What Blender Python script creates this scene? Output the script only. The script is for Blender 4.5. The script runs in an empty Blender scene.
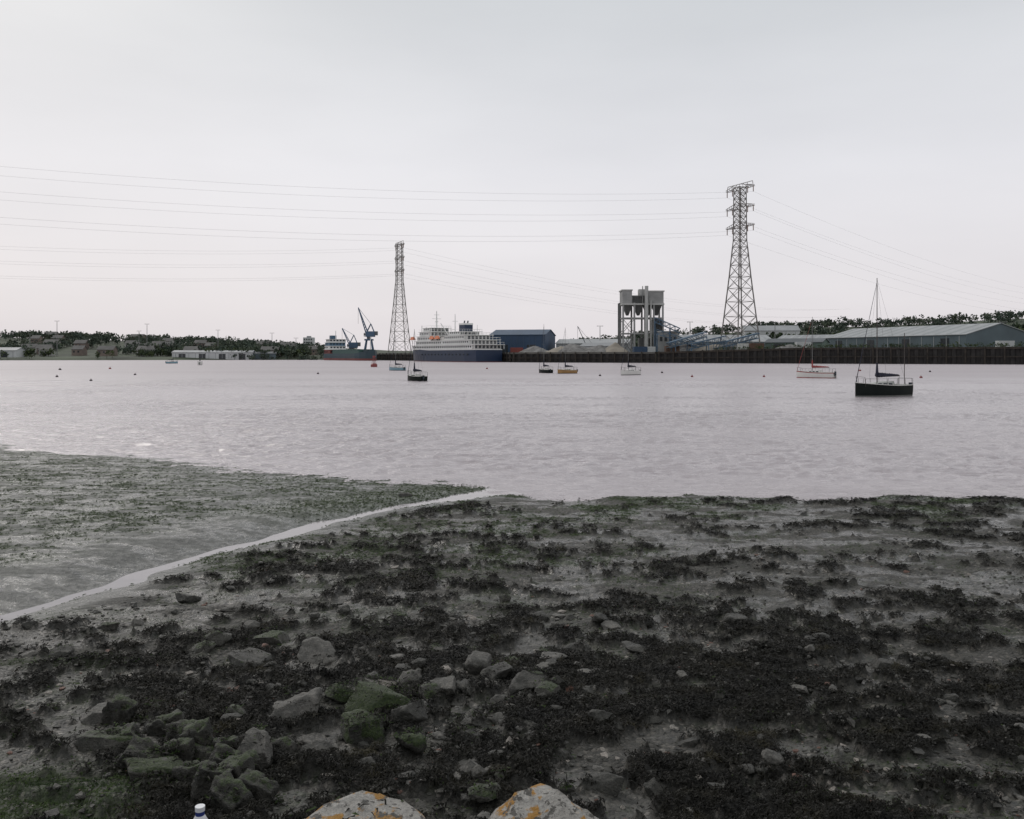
import bpy, math, random
import numpy as np
from mathutils import Vector, Matrix
random.seed(7); RS=np.random.RandomState(11)
sc=bpy.context.scene
sc.view_settings.view_transform='Standard'; sc.view_settings.look='None'; sc.view_settings.exposure=0
F=887.0; HY=355.0; H=3.3
# ---------------------------------------------------------------- camera
cam=bpy.data.cameras.new('camera'); co=bpy.data.objects.new('camera',cam); sc.collection.objects.link(co)
cam.sensor_width=36; cam.lens=36*F/1024; cam.clip_start=0.1; cam.clip_end=12000
cam.shift_y=-(409.5-HY)/1024
co.location=(0,0,H); co.rotation_euler=(math.radians(90),0,0); sc.camera=co
# ---------------------------------------------------------------- noise
TAB=RS.rand(8,256,256)
def vn(x,y,s=0):
    x=np.asarray(x,float)+s*17.3; y=np.asarray(y,float)+s*9.1
    ix=np.floor(x).astype(int); iy=np.floor(y).astype(int); fx=x-ix; fy=y-iy
    fx=fx*fx*fx*(fx*(fx*6-15)+10); fy=fy*fy*fy*(fy*(fy*6-15)+10)
    T=TAB[s%8]; a=T[iy&255,ix&255]; b=T[iy&255,(ix+1)&255]; c=T[(iy+1)&255,ix&255]; d=T[(iy+1)&255,(ix+1)&255]
    return (a*(1-fx)+b*fx)*(1-fy)+(c*(1-fx)+d*fx)*fy
def fbm(x,y,o=4,s=0):
    t=0;a=.5;n=0
    for i in range(o):
        t=t+a*vn(x*2**i,y*2**i,s+i); n+=a; a*=.55
    return t/n
def ss(a,b,x):
    t=np.clip((x-a)/(b-a),0,1); return t*t*(3-2*t)
# ---------------------------------------------------------------- materials
def nmat(name):
    m=bpy.data.materials.new(name); m.use_nodes=True
    nt=m.node_tree; b=nt.nodes['Principled BSDF']; return m,nt,b
def ramp(nt,src,stops):
    r=nt.nodes.new('ShaderNodeValToRGB'); e=r.color_ramp.elements
    while len(e)<len(stops): e.new(.5)
    for i,(p,c) in enumerate(stops):
        e[i].position=p; e[i].color=(*c,1) if len(c)==3 else c
    nt.links.new(src,r.inputs[0]); return r.outputs[0]
def mixc(nt,f,a,b,mode='MIX'):
    m=nt.nodes.new('ShaderNodeMix'); m.data_type='RGBA'; m.blend_type=mode
    for s,i in ((f,0),(a,6),(b,7)):
        if isinstance(s,(int,float)): m.inputs[i].default_value=s
        elif isinstance(s,tuple): m.inputs[i].default_value=(*s,1)
        else: nt.links.new(s,m.inputs[i])
    return m.outputs[2]
def mth(nt,op,a,b=0.0,clamp=False):
    m=nt.nodes.new('ShaderNodeMath'); m.operation=op; m.use_clamp=clamp
    for s,i in ((a,0),(b,1)):
        if isinstance(s,(int,float)): m.inputs[i].default_value=s
        else: nt.links.new(s,m.inputs[i])
    return m.outputs[0]
def noise(nt,vec,scale,detail=4,rough=.55):
    n=nt.nodes.new('ShaderNodeTexNoise'); n.inputs['Scale'].default_value=scale
    n.inputs['Detail'].default_value=detail; n.inputs['Roughness'].default_value=rough
    nt.links.new(vec,n.inputs['Vector']); return n.outputs['Fac']
def objco(nt,scale=None):
    t=nt.nodes.new('ShaderNodeTexCoord').outputs['Object']
    if scale:
        m=nt.nodes.new('ShaderNodeMapping'); m.inputs['Scale'].default_value=scale
        nt.links.new(t,m.inputs[0]); return m.outputs[0]
    return t
def bump(nt,b,h,dist,strength=1.0):
    n=nt.nodes.new('ShaderNodeBump'); n.inputs['Distance'].default_value=dist; n.inputs['Strength'].default_value=strength
    nt.links.new(h,n.inputs['Height']); nt.links.new(n.outputs[0],b.inputs['Normal'])
MC={}
def M(name,col,rough=.6,var=.3,scale=1.0,metal=0.0):
    if name in MC: return MC[name]
    m,nt,b=nmat(name); v=objco(nt); n=noise(nt,v,scale,5)
    lo=tuple(c*(1-var) for c in col); hi=tuple(min(1,c*(1+var)) for c in col)
    c=ramp(nt,n,[(.3,lo),(.7,hi)]); nt.links.new(c,b.inputs['Base Color'])
    b.inputs['Roughness'].default_value=rough; b.inputs['Metallic'].default_value=metal
    MC[name]=m; return m
# ---------------------------------------------------------------- mesh builder
class MB:
    def __init__(s): s.v=[];s.f=[];s.m=[];s.mats=[]
    def mi(s,m):
        if m not in s.mats: s.mats.append(m)
        return s.mats.index(m)
    def add(s,vs,fs,m):
        o=len(s.v); k=s.mi(m); s.v+= [tuple(p) for p in vs]
        for f in fs: s.f.append([i+o for i in f]); s.m.append(k)
    def box(s,x0,x1,y0,y1,z0,z1,m):
        s.add([(x0,y0,z0),(x1,y0,z0),(x1,y1,z0),(x0,y1,z0),(x0,y0,z1),(x1,y0,z1),(x1,y1,z1),(x0,y1,z1)],
          [(0,3,2,1),(4,5,6,7),(0,1,5,4),(1,2,6,5),(2,3,7,6),(3,0,4,7)],m)
    def beam(s,p,q,r,m,n=4,r2=None):
        p=Vector(p);q=Vector(q);d=(q-p)
        if d.length<1e-6:return
        d.normalize(); a=Vector((0,0,1)) if abs(d.z)<.95 else Vector((1,0,0))
        u=d.cross(a).normalized(); w=d.cross(u); r2=r if r2 is None else r2; vs=[]
        for c,rr in ((p,r),(q,r2)):
            for i in range(n):
                t=2*math.pi*(i+.5)/n; vs.append(c+u*math.cos(t)*rr+w*math.sin(t)*rr)
        fs=[(i,(i+1)%n,n+(i+1)%n,n+i) for i in range(n)]+[tuple(range(n))[::-1],tuple(range(n,2*n))]
        s.add(vs,fs,m)
    def gable(s,L,W,z0,ze,zr,mw,mr,x0=0,y0=0,ov=.4):
        x1=x0+L;y1=y0+W;ym=y0+W/2
        s.add([(x0,y0,z0),(x1,y0,z0),(x1,y1,z0),(x0,y1,z0),(x0,y0,ze),(x1,y0,ze),(x1,y1,ze),(x0,y1,ze),(x0,ym,zr),(x1,ym,zr)],
          [(0,1,5,4),(2,3,7,6),(1,2,6,9,5),(3,0,4,8,7)],mw)
        t=.25; k=(zr-ze)/(W/2)
        for sgn,ya,yb in ((1,y0-ov,ym),(-1,y1+ov,ym)):
            za=ze-k*ov+.06; zb=zr+.06
            vs=[(x0-ov,ya,za),(x1+ov,ya,za),(x1+ov,yb,zb),(x0-ov,yb,zb),(x0-ov,ya,za+t),(x1+ov,ya,za+t),(x1+ov,yb,zb+t),(x0-ov,yb,zb+t)]
            s.add(vs,[(0,3,2,1),(4,5,6,7),(0,1,5,4),(1,2,6,5),(3,0,4,7)],mr)
    def done(s,name,loc=(0,0,0),rz=0,smooth=False,scale=1):
        me=bpy.data.meshes.new(name); me.from_pydata(s.v,[],s.f)
        for m in s.mats: me.materials.append(m)
        me.polygons.foreach_set('material_index',s.m)
        if smooth: me.polygons.foreach_set('use_smooth',[True]*len(s.f))
        me.update(); o=bpy.data.objects.new(name,me); sc.collection.objects.link(o)
        o.location=loc;o.rotation_euler=(0,0,rz);o.scale=(scale,)*3; return o
def npmesh(name,V,Fc,mats,smooth=False,midx=None,attrs=None):
    me=bpy.data.meshes.new(name); n=Fc.shape[0]; k=Fc.shape[1]
    me.vertices.add(len(V)); me.vertices.foreach_set('co',V.astype(np.float32).ravel())
    me.loops.add(n*k); me.loops.foreach_set('vertex_index',Fc.astype(np.int32).ravel())
    me.polygons.add(n); me.polygons.foreach_set('loop_start',np.arange(0,n*k,k,dtype=np.int32))
    me.polygons.foreach_set('loop_total',np.full(n,k,dtype=np.int32))
    for m in mats: me.materials.append(m)
    if midx is not None: me.polygons.foreach_set('material_index',midx.astype(np.int32))
    me.polygons.foreach_set('use_smooth',np.full(n,smooth))
    me.update(calc_edges=True)
    if attrs:
        for a,d in attrs.items():
            at=me.attributes.new(a,'FLOAT','POINT'); at.data.foreach_set('value',d.astype(np.float32).ravel())
    o=bpy.data.objects.new(name,me); sc.collection.objects.link(o); return o
def gridfaces(ny,nx):
    i=np.arange(ny-1)[:,None]*nx+np.arange(nx-1)[None,:]; i=i.ravel()
    return np.stack([i,i+1,i+nx+1,i+nx],1)
# ---------------------------------------------------------------- foreshore terrain
SP=[(-14,6.2,.36)]
for px,py,z in ((0,620,.30),(60,601,.275),(130,579,.25),(200,558,.2),(270,538,.15),(330,521,.11),(400,507,.06),(450,499,.03),(505,491,.0)):
    Y=(H-z)*F/(py-HY); SP.append(((px-512)*Y/F,Y,z))
SP.append((2.2,24.5,-.05)); SP=np.array(SP)
def stream(X,Y):
    best=np.full(X.shape,1e9); lvl=np.zeros(X.shape); side=np.ones(X.shape); tt=np.zeros(X.shape)
    for i in range(len(SP)-1):
        a=SP[i];b=SP[i+1];d=b[:2]-a[:2];L2=d@d
        t=np.clip(((X-a[0])*d[0]+(Y-a[1])*d[1])/L2,0,1)
        qx=a[0]+t*d[0];qy=a[1]+t*d[1];dd=np.hypot(X-qx,Y-qy); m=dd<best
        best=np.where(m,dd,best); lvl=np.where(m,a[2]+t*(b[2]-a[2]),lvl)
        side=np.where(m,np.sign(d[0]*(Y-a[1])-d[1]*(X-a[0])),side); tt=np.where(m,i+t,tt)
    return best,lvl,side,tt
BY=[-8,1.5,2.6,3.4,4.4,7,10,15,20,30,70]; BZ=[1.9,1.75,1.5,1.2,1.0,.72,.44,.18,0,-.5,-2.5]
def fields(X,Y):
    X=np.asarray(X,float);Y=np.asarray(Y,float)
    wob=(fbm(X*.35,Y*.35,3,1)-.5)*1.2
    Yw=np.interp(X,[-60,-18.3,-.2,.6,60],[55,31.8,21.9,20.4,19.7])+wob*.8
    Yp=np.where(Y>8,8+(Y-8)*12/(Yw-8),Y); zb=np.interp(Yp,BY,BZ)
    d,lvl,side,tt=stream(X+(fbm(X*.9,Y*.9,2,6)-.5)*.5,Y); left=side>0
    hw=np.interp(tt,[0,1,5,8,9,10],[.16,.15,.17,.28,.50,1.0])*(0.55+.9*vn(X*1.3,Y*1.3,3))
    m=np.minimum(.46,.033*(Yw-Y))
    bl=np.maximum(lvl-.07,lvl+(d-hw)*.17); br=np.maximum(lvl-.07,lvl+(d-hw)*.22)
    k=.06
    def smin(a,b): h=np.clip(.5+.5*(b-a)/k,0,1); return b*(1-h)+a*h-k*h*(1-h)
    far=ss(.3,2.0,d)
    zl=smin(m+(fbm(X*.5,Y*.5,3,2)-.5)*.07*far,bl)+(fbm(X*2.2,Y*3,3,4)-.5)*.04*far
    zr=smin(zb+(fbm(X*.6,Y*.6,3,5)-.5)*.12*far,br)
    dens=np.interp(Y,[2,4,5.2,6.5,8.8,10,12,15,17.5,20.5,21.5],[.39,.435,.475,.495,.485,.43,.385,.365,.36,.365,.1])
    dens=dens+.14*ss(6,11,X)*ss(14.5,18,Y)+.02*ss(0,5,X)*ss(12,9,Y) - .08*ss(-2.5,-5,X)*ss(7,11,Y)+.26*(fbm(X*.42+7,Y*.6,2,2)-.5)
    f=fbm(X*2.3+3,Y*2.7,4,6)*.64+fbm(X*8,Y*8.5,3,3)*.36
    weed=ss(0,.05,f-(1-dens)+.018)*(~left)*ss(.35,1.0,d-hw)
    weed=weed*ss(20.7,20.0,Y)
    lump=fbm(X*9,Y*9,3,2)
    zr=zr+weed*(.01+.085*lump)+(fbm(X*5,Y*5,3,7)-.5)*.06*far*(Y<19)+(fbm(X*16,Y*16,2,1)-.5)*.03*far*(Y<14)
    z=np.where(left,zl,zr)
    a1=fbm(X*.9,Y*1.2,4,4); streak=fbm(X*1.5+1,Y*3.0,5,0); spk=fbm(X*11,Y*11,3,5)
    alg=ss(.455,.60,streak*.45+spk*.55+.09*(fbm(X*.4,Y*.4,2,7)-.5))*left*ss(.7,2.6,d)*.95
    edge=ss(1.6,.3,np.abs(d-1.0))*ss(15,19,Y)*left
    alg=np.maximum(alg,edge*.9)
    algr=(~left)*(ss(.50,.62,a1*.5+spk*.5)*ss(10,13,Y)*.6*ss(6,-1,X)+ss(.50,.6,a1)*ss(16.5,18.5,Y)*.7+ss(.54,.63,a1*.5+spk*.5)*.35)
    corner=ss(.9,.3,np.hypot((X+2.55)/1.1,(Y-4.55)/.75)+.5*(fbm(X*3,Y*3,3,1)-.5))
    patch=ss(.9,.4,np.hypot((X+.95)/.5,(Y-6.5)/.5)+.6*(fbm(X*4,Y*4,3,2)-.5))
    str2=ss(1,.3,np.hypot((X+3.7)/1.1,(Y-7.6)/.28)+.8*(fbm(X*3,Y*5,3,6)-.5))
    rub=ss(.9,.4,np.hypot((X+1.75)/.6,(Y-5.1)/.75)+.6*(fbm(X*4,Y*4,3,3)-.5))
    weed=np.maximum(weed,rub*.8)
    alg=np.maximum.reduce([alg,algr,corner,patch*.8,str2*.7,rub*.4])
    weed=weed*(1-corner)
    wet=np.where(left,.40+.6*ss(.46,.56,fbm(X*1.6,Y*3.6,4,3)),np.interp(Y,[4,7,10,14,20],[.45,.55,.85,1,1])*ss(.44,.56,fbm(X*1.2,Y*2.4,5,4)))
    wet=np.maximum(wet,ss(1.2,.2,d)*.7)
    silt=np.where(left,1.0,ss(1.3,.4,d))
    return z,weed,alg,wet,silt
ys=np.concatenate([np.linspace(-8,2.3,18),np.geomspace(2.4,75,600)])
xs=np.geomspace(4,70,330); xs=np.concatenate([-xs[::-1],np.linspace(-4,4,361)[1:-1],xs])
XX,YY=np.meshgrid(xs,ys); Z,weed,alg,wet,silt=fields(XX,YY)
V=np.stack([XX.ravel(),YY.ravel(),Z.ravel()],1)
m,nt,b=nmat('foreshore_mud_shingle'); v=objco(nt)
def attr(nt,n):
    a=nt.nodes.new('ShaderNodeAttribute'); a.attribute_name=n; return a.outputs['Fac']
aw,aa,ae,asi=[attr(nt,k) for k in('weed','algae','wet','silt')]
n1=noise(nt,v,2.2,6); n2=noise(nt,v,22,5,.65); n3=noise(nt,v,90,3); n4=noise(nt,v,7,5,.6)
vo=nt.nodes.new('ShaderNodeTexVoronoi'); vo.inputs['Scale'].default_value=38; nt.links.new(v,vo.inputs['Vector'])
sepc=nt.nodes.new('ShaderNodeSeparateColor'); nt.links.new(vo.outputs['Color'],sepc.inputs[0])
gcol=ramp(nt,sepc.outputs[0],[(0,(.012,.012,.010)),(.45,(.038,.036,.030)),(.8,(.085,.078,.066)),(.96,(.20,.18,.155)),(1,(.46,.42,.38))])
mud=ramp(nt,n1,[(.3,(.026,.026,.020)),(.7,(.066,.062,.051))])
mud=mixc(nt,.65,mud,ramp(nt,n2,[(.3,(.012,.013,.010)),(.7,(.105,.098,.083))]))
mud=mixc(nt,.85,mud,ramp(nt,n4,[(.35,(.4,)*3),(.65,(1.2,)*3)]),'MULTIPLY')
gm=ramp(nt,n1,[(.35,(0,0,0)),(.65,(1,1,1))])
gm=mth(nt,'MULTIPLY',gm,mth(nt,'SUBTRACT',1.0,asi)); gm=mth(nt,'MULTIPLY',gm,.8)
c=mixc(nt,gm,mud,gcol)
siltc=ramp(nt,noise(nt,objco(nt,(1,2.2,1)),2.4,6,.65),[(.35,(.030,.035,.030)),(.65,(.078,.082,.074))])
c=mixc(nt,mth(nt,'MULTIPLY',asi,.85),c,siltc)
algm=mth(nt,'MULTIPLY',aa,ramp(nt,n2,[(.35,(.25,)*3),(.6,(1,)*3)]))
algc=ramp(nt,n3,[(.3,(.018,.034,.010)),(.7,(.055,.078,.026))])
c=mixc(nt,algm,c,algc)
wm=mth(nt,'MULTIPLY',aw,ramp(nt,n2,[(.25,(.5,)*3),(.5,(1,)*3)]),True)
c=mixc(nt,wm,c,ramp(nt,n2,[(.35,(.006,.006,.005)),(.7,(.018,.016,.012))]))
nt.links.new(c,b.inputs['Base Color'])
rg=mth(nt,'SUBTRACT',.72,mth(nt,'MULTIPLY',mth(nt,'MULTIPLY',ae,ramp(nt,n4,[(.42,(.4,)*3),(.58,(1,)*3)])),.62))
rg=mth(nt,'ADD',rg,mth(nt,'MULTIPLY',algm,.25),True); rg=mth(nt,'ADD',rg,mth(nt,'MULTIPLY',wm,.35),True); nt.links.new(rg,b.inputs['Roughness'])
hh=mth(nt,'ADD',mth(nt,'MULTIPLY',n2,.9),mth(nt,'MULTIPLY',mth(nt,'SUBTRACT',.7,vo.outputs['Distance']),mth(nt,'SUBTRACT',.6,mth(nt,'MULTIPLY',asi,.55))))
hh=mth(nt,'ADD',hh,mth(nt,'MULTIPLY',n3,.25)); hh=mth(nt,'ADD',hh,mth(nt,'MULTIPLY',n4,1.8))
hh=mth(nt,'MULTIPLY',hh,mth(nt,'SUBTRACT',1.0,mth(nt,'MULTIPLY',ae,.68))); bump(nt,b,hh,.036,.95)
npmesh('foreshore',V,gridfaces(len(ys),len(xs)),[m],True,None,dict(weed=weed,algae=alg,wet=wet,silt=silt))
def ground(px,py):
    z=.5
    for i in range(16):
        Yn=(H-z)*F/(py-HY); X=(px-512)*Yn/F
        z=z*.5+.5*float(fields(np.array([X]),np.array([Yn]))[0][0])
    Y=(H-z)*F/(py-HY); return (px-512)*Y/F,Y,z
# ---------------------------------------------------------------- water
def watermat(name,sc1,hd,base,rough,river=False):
    m,nt,b=nmat(name)
    v=objco(nt,(1.0,1.3,1)); a=noise(nt,v,sc1,5,.65)
    v2=objco(nt,(.4,.6,1)); a2=noise(nt,v2,sc1*.6,4)
    v3=objco(nt,(.012,.04,1)); a3=noise(nt,v3,1.0,4)
    amp=ramp(nt,a3,[(.35,(.65,)*3),(.65,(1.1,)*3)])
    h=mth(nt,'MULTIPLY',mth(nt,'ADD',mth(nt,'MULTIPLY',a,.8),mth(nt,'MULTIPLY',a2,1.3)),amp)
    b.inputs['Base Color'].default_value=(*base,1); b.inputs['Roughness'].default_value=rough
    b.inputs['IOR'].default_value=1.34
    if river:  # unresolved chop far out on the river behaves as micro-roughness
        sp=nt.nodes.new('ShaderNodeSeparateXYZ'); nt.links.new(objco(nt),sp.inputs[0])
        mr=nt.nodes.new('ShaderNodeMapRange'); nt.links.new(sp.outputs['Y'],mr.inputs[0])
        for i,vv in enumerate((35,170,.09,.46)): mr.inputs[i+1].default_value=vv
        r2=mth(nt,'ADD',mr.outputs[0],mth(nt,'MULTIPLY',mth(nt,'SUBTRACT',a3,.5),.25),True); nt.links.new(r2,b.inputs['Roughness'])
    bump(nt,b,h,hd,1.0); return m
wat=watermat('river_water',4.6,.075,(.42,.375,.39),.08,True)
wy=np.concatenate([np.geomspace(14,150,860),np.geomspace(153,900,40)])
wx=np.geomspace(44,3000,130); wx=np.concatenate([-wx[::-1],np.arange(-43.9,43.95,.10),wx])
WX,WY=np.meshgrid(wx,wy)
def ridge(x,y,s): return (1-np.abs(2*vn(x,y,s)-1))**1.6
wrp=vn(WX*.3,WY*.3,6)*1.5
wz=(ridge(WX*.6+wrp,WY*1.0,1)-.4)*.035+(ridge(WX*1.6-WY*.35+wrp,WY*2.2,2)-.4)*.046+(ridge(WX*3.3+WY*.4,WY*3.9,3)-.4)*.028+(vn(WX*.16,WY*.3,4)-.5)*.04
wz*=ss(19.5,25,WY)*.85+.15; wz*=ss(150,110,WY)*ss(80,50,np.abs(WX)); wz*=.55+.8*ss(.35,.65,fbm(WX*.06,WY*.2,3,5))
npmesh('river',np.stack([WX.ravel(),WY.ravel(),wz.ravel()],1),gridfaces(*WX.shape),[wat],True)
swat=watermat('stream_water',3,.006,(.26,.24,.245),.08)
mb=MB(); P=SP[:-1]; vs=[]; pts=[]
for i in range(len(P)-1):
    for t in np.linspace(0,1,8,endpoint=False): pts.append(P[i]*(1-t)+P[i+1]*t)
pts.append(P[-1])
for i,p in enumerate(pts):
    q=pts[min(i+1,len(pts)-1)]-pts[max(i-1,0)]; q=q[:2]/np.linalg.norm(q[:2]); w=.6
    zz=max(p[2],.003)
    vs+=[(p[0]-q[1]*w,p[1]+q[0]*w,zz),(p[0]+q[1]*w,p[1]-q[0]*w,zz)]
mb.add(vs,[(2*i,2*i+1,2*i+3,2*i+2) for i in range(len(pts)-1)],swat); mb.done('tidal_stream')
# ---------------------------------------------------------------- seaweed ribbons
def scatter(n,ylo,yhi):
    Y=np.exp(RS.uniform(math.log(ylo),math.log(yhi),n)); X=RS.uniform(-1,1,n)*(.66*Y+1.0); return X,Y
def ribbons(name,X,Y,z,L,W,mat,lf=.035):
    n=len(X); th=RS.uniform(0,6.283,n); Vv=np.zeros((n,6,3)); cur=RS.uniform(-1,1,n); lift=RS.uniform(0,1,n)*lf
    px=X.copy();py=Y.copy();pz=z+.003+RS.uniform(0,.010,n)
    for k in range(3):
        dx=np.cos(th);dy=np.sin(th); tl=RS.uniform(-.6,.6,n)*W; wk=W*(1 if k<2 else .5)
        Vv[:,2*k,:]=np.stack([px-dy*wk,py+dx*wk,pz-tl],1); Vv[:,2*k+1,:]=np.stack([px+dy*wk,py-dx*wk,pz+tl],1)
        px=px+dx*L*.5;py=py+dy*L*.5;th=th+cur; pz=pz+(lift if k==0 else -lift*.9)
    o=np.arange(n)[:,None]*6
    Fc=np.concatenate([o+np.array([[0,1,3,2]]),o+np.array([[2,3,5,4]])],0)
    return npmesh(name,Vv.reshape(-1,3),Fc,[mat])
X,Y=scatter(650000,3.2,20.5); z,w,a,_,_=fields(X,Y); keep=(w>RS.rand(len(w))*.9+.08); X=X[keep];Y=Y[keep];z=z[keep]
sel=RS.permutation(len(X))[:180000]; X=X[sel];Y=Y[sel];z=z[sel]; n=len(X); print('weed',n)
m1,nt,b=nmat('bladderwrack'); nn=noise(nt,objco(nt),3,4); nt.links.new(ramp(nt,nn,[(.35,(.004,.004,.003)),(.6,(.011,.010,.006)),(.78,(.032,.027,.011))]),b.inputs['Base Color']); b.inputs['Roughness'].default_value=.6
b.inputs['Specular IOR Level'].default_value=.15
ribbons('seaweed',X,Y,z,RS.uniform(.018,.055,n)*np.interp(Y,[4,20],[.8,2.4]),RS.uniform(.002,.005,n)*np.interp(Y,[4,20],[.8,3.0]),m1,.018)
m2,nt,b=nmat('green_algae'); nn=noise(nt,objco(nt),5,4); nt.links.new(ramp(nt,nn,[(.35,(.016,.030,.008)),(.7,(.050,.074,.022))]),b.inputs['Base Color']); b.inputs['Roughness'].default_value=.8; b.inputs['Specular IOR Level'].default_value=.15
X,Y=scatter(380000,3.4,30); z,w,a,_,_=fields(X,Y); keep=(a>RS.rand(len(w))*.8+.25)&(z>.0); X=X[keep][:80000];Y=Y[keep][:80000];z=z[keep][:80000];n=len(X)
ribbons('algae',X,Y,z,RS.uniform(.012,.035,n)*np.interp(Y,[4,20],[.7,2.4]),RS.uniform(.002,.005,n)*np.interp(Y,[4,20],[.8,2.8]),m2,.008)
# ---------------------------------------------------------------- stones
import bmesh
def ico(sub):
    bm=bmesh.new(); bmesh.ops.create_icosphere(bm,subdivisions=sub,radius=1); V=np.array([v.co[:] for v in bm.verts]); Fa=np.array([[v.index for v in f.verts] for f in bm.faces]); bm.free(); return V,Fa
iv,iff=ico(1)
def stonemat(name,stops,alg=0.0,lichen=False):
    m,nt,b=nmat(name); v=objco(nt)
    n=noise(nt,v,9,6,.65); c=ramp(nt,n,stops); fine=noise(nt,v,60,4,.7)
    c=mixc(nt,.6,c,ramp(nt,fine,[(.3,(.3,)*3),(.65,(1.0,)*3)]),'MULTIPLY')
    if alg>0:
        g=nt.nodes.new('ShaderNodeNewGeometry'); sx=nt.nodes.new('ShaderNodeSeparateXYZ'); nt.links.new(g.outputs['Normal'],sx.inputs[0])
        f=mth(nt,'ADD',mth(nt,'MULTIPLY',sx.outputs['Z'],.35),mth(nt,'MULTIPLY',noise(nt,v,8,6,.7),1.0))
        f=ramp(nt,f,[(1.02-alg*.5,(0,0,0)),(min(1,1.12-alg*.5),(1,1,1))])
        c=mixc(nt,f,c,ramp(nt,fine,[(.3,(.010,.020,.005)),(.7,(.055,.082,.018))]))
    if lichen:
        l=ramp(nt,noise(nt,v,9,5,.6),[(.49,(0,0,0)),(.53,(1,1,1))]); c=mixc(nt,l,c,(.40,.20,.03))
        l=ramp(nt,noise(nt,v,22,5,.7),[(.55,(0,0,0)),(.59,(1,1,1))]); c=mixc(nt,l,c,(.09,.085,.075))
    nt.links.new(c,b.inputs['Base Color']); b.inputs['Roughness'].default_value=.6
    bump(nt,b,mth(nt,'ADD',n,mth(nt,'MULTIPLY',fine,.5)),.05,1.0); return m
smats=[stonemat('stone_dark',[(.3,(.04,.04,.035)),(.7,(.11,.105,.09))]),stonemat('stone_grey',[(.3,(.10,.098,.088)),(.7,(.24,.225,.20))]),stonemat('stone_pale',[(.3,(.26,.23,.20)),(.7,(.50,.45,.40))]),stonemat('stone_brick',[(.3,(.14,.07,.05)),(.7,(.30,.16,.12))])]
X,Y=scatter(90000,3.3,15); z,w,a,_,si=fields(X,Y)
cl=fbm(X*.8,Y*.8,3,4); keep=(si<.2)&(RS.rand(len(X))<(.25+.75*ss(.35,.65,cl))*np.interp(Y,[4,8,15],[.8,.5,.15])); X=X[keep][:24000];Y=Y[keep][:24000];z=z[keep][:24000];n=len(X)
r=.0065*np.exp(RS.normal(0,.65,n))*np.interp(Y,[4,15],[.95,1.7]); r=np.clip(r,.003,.055)
base=iv[None]*(1+.25*RS.normal(size=(n,len(iv),1))); sc3=np.stack([r*RS.uniform(.8,1.6,n),r*RS.uniform(.7,1.3,n),r*RS.uniform(.35,.75,n)],1)[:,None,:]
th=RS.uniform(0,6.28,n)[:,None]; B=base*sc3; bx=B[...,0]*np.cos(th)-B[...,1]*np.sin(th); by=B[...,0]*np.sin(th)+B[...,1]*np.cos(th)
VV=np.stack([bx+X[:,None],by+Y[:,None],B[...,2]+z[:,None]+r[:,None]*.1],2)
FF=(np.arange(n)[:,None,None]*len(iv)+iff[None]).reshape(-1,3); mi=np.repeat(RS.choice(4,n,p=[.70,.22,.045,.035]),len(iff))
npmesh('shingle',VV.reshape(-1,3),FF,smats,False,mi)
bv,bf=ico(4); TUFT=[]
SG=stonemat('boulder_algae',[(.3,(.04,.04,.034)),(.7,(.10,.095,.08))],.98); SA=stonemat('boulder_part_algae',[(.3,(.06,.06,.05)),(.7,(.17,.16,.14))],.62)
SL=stonemat('lichen_rock',[(.3,(.34,.32,.29)),(.7,(.66,.64,.60))],0,True)
def boulder(px,py,wpx,hpx,mat,name='boulder',depth=.8,seed=None,pos=None,rz=None,bury=.25):
    x,y,z=ground(px,py) if pos is None else pos
    sx=wpx/F*y/2*1.2; sz=hpx/F*y*.66; sy=sx*depth; rs=np.random.RandomState(seed if seed else random.randint(1,9999))
    P=bv.copy()
    for k in range(15):
        nrm=rs.normal(size=3); nrm/=np.linalg.norm(nrm); h=rs.uniform(.48,.82); dd=P@nrm; P=P-np.clip(dd-h,0,9)[:,None]*nrm
    P*=1.2
    o=rs.rand(3)*50
    nz=fbm(P[:,0]*2.2+o[0]+P[:,2]*1.3,P[:,1]*2.2+o[1]-P[:,2],4,1)-.5; nf=fbm(P[:,0]*8+o[2]+P[:,2]*5,P[:,1]*8+P[:,2]*6,4,2)-.5
    P=P*(1+.35*nz+.16*nf)[:,None]*np.array([sx,sy,sz])
    ob=npmesh(name,P,bf,[mat],True); ob.location=(x,y,z+sz*bury); ob.rotation_euler=(rs.uniform(-.2,.2),rs.uniform(-.25,.25),rs.uniform(-.6,.6) if rz is None else rz)
    if mat in (SG,SA) or (wpx>20 and rs.rand()<.3): TUFT.append((x,y,z+sz*bury,sx,sy,sz,mat))
    return ob
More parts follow.
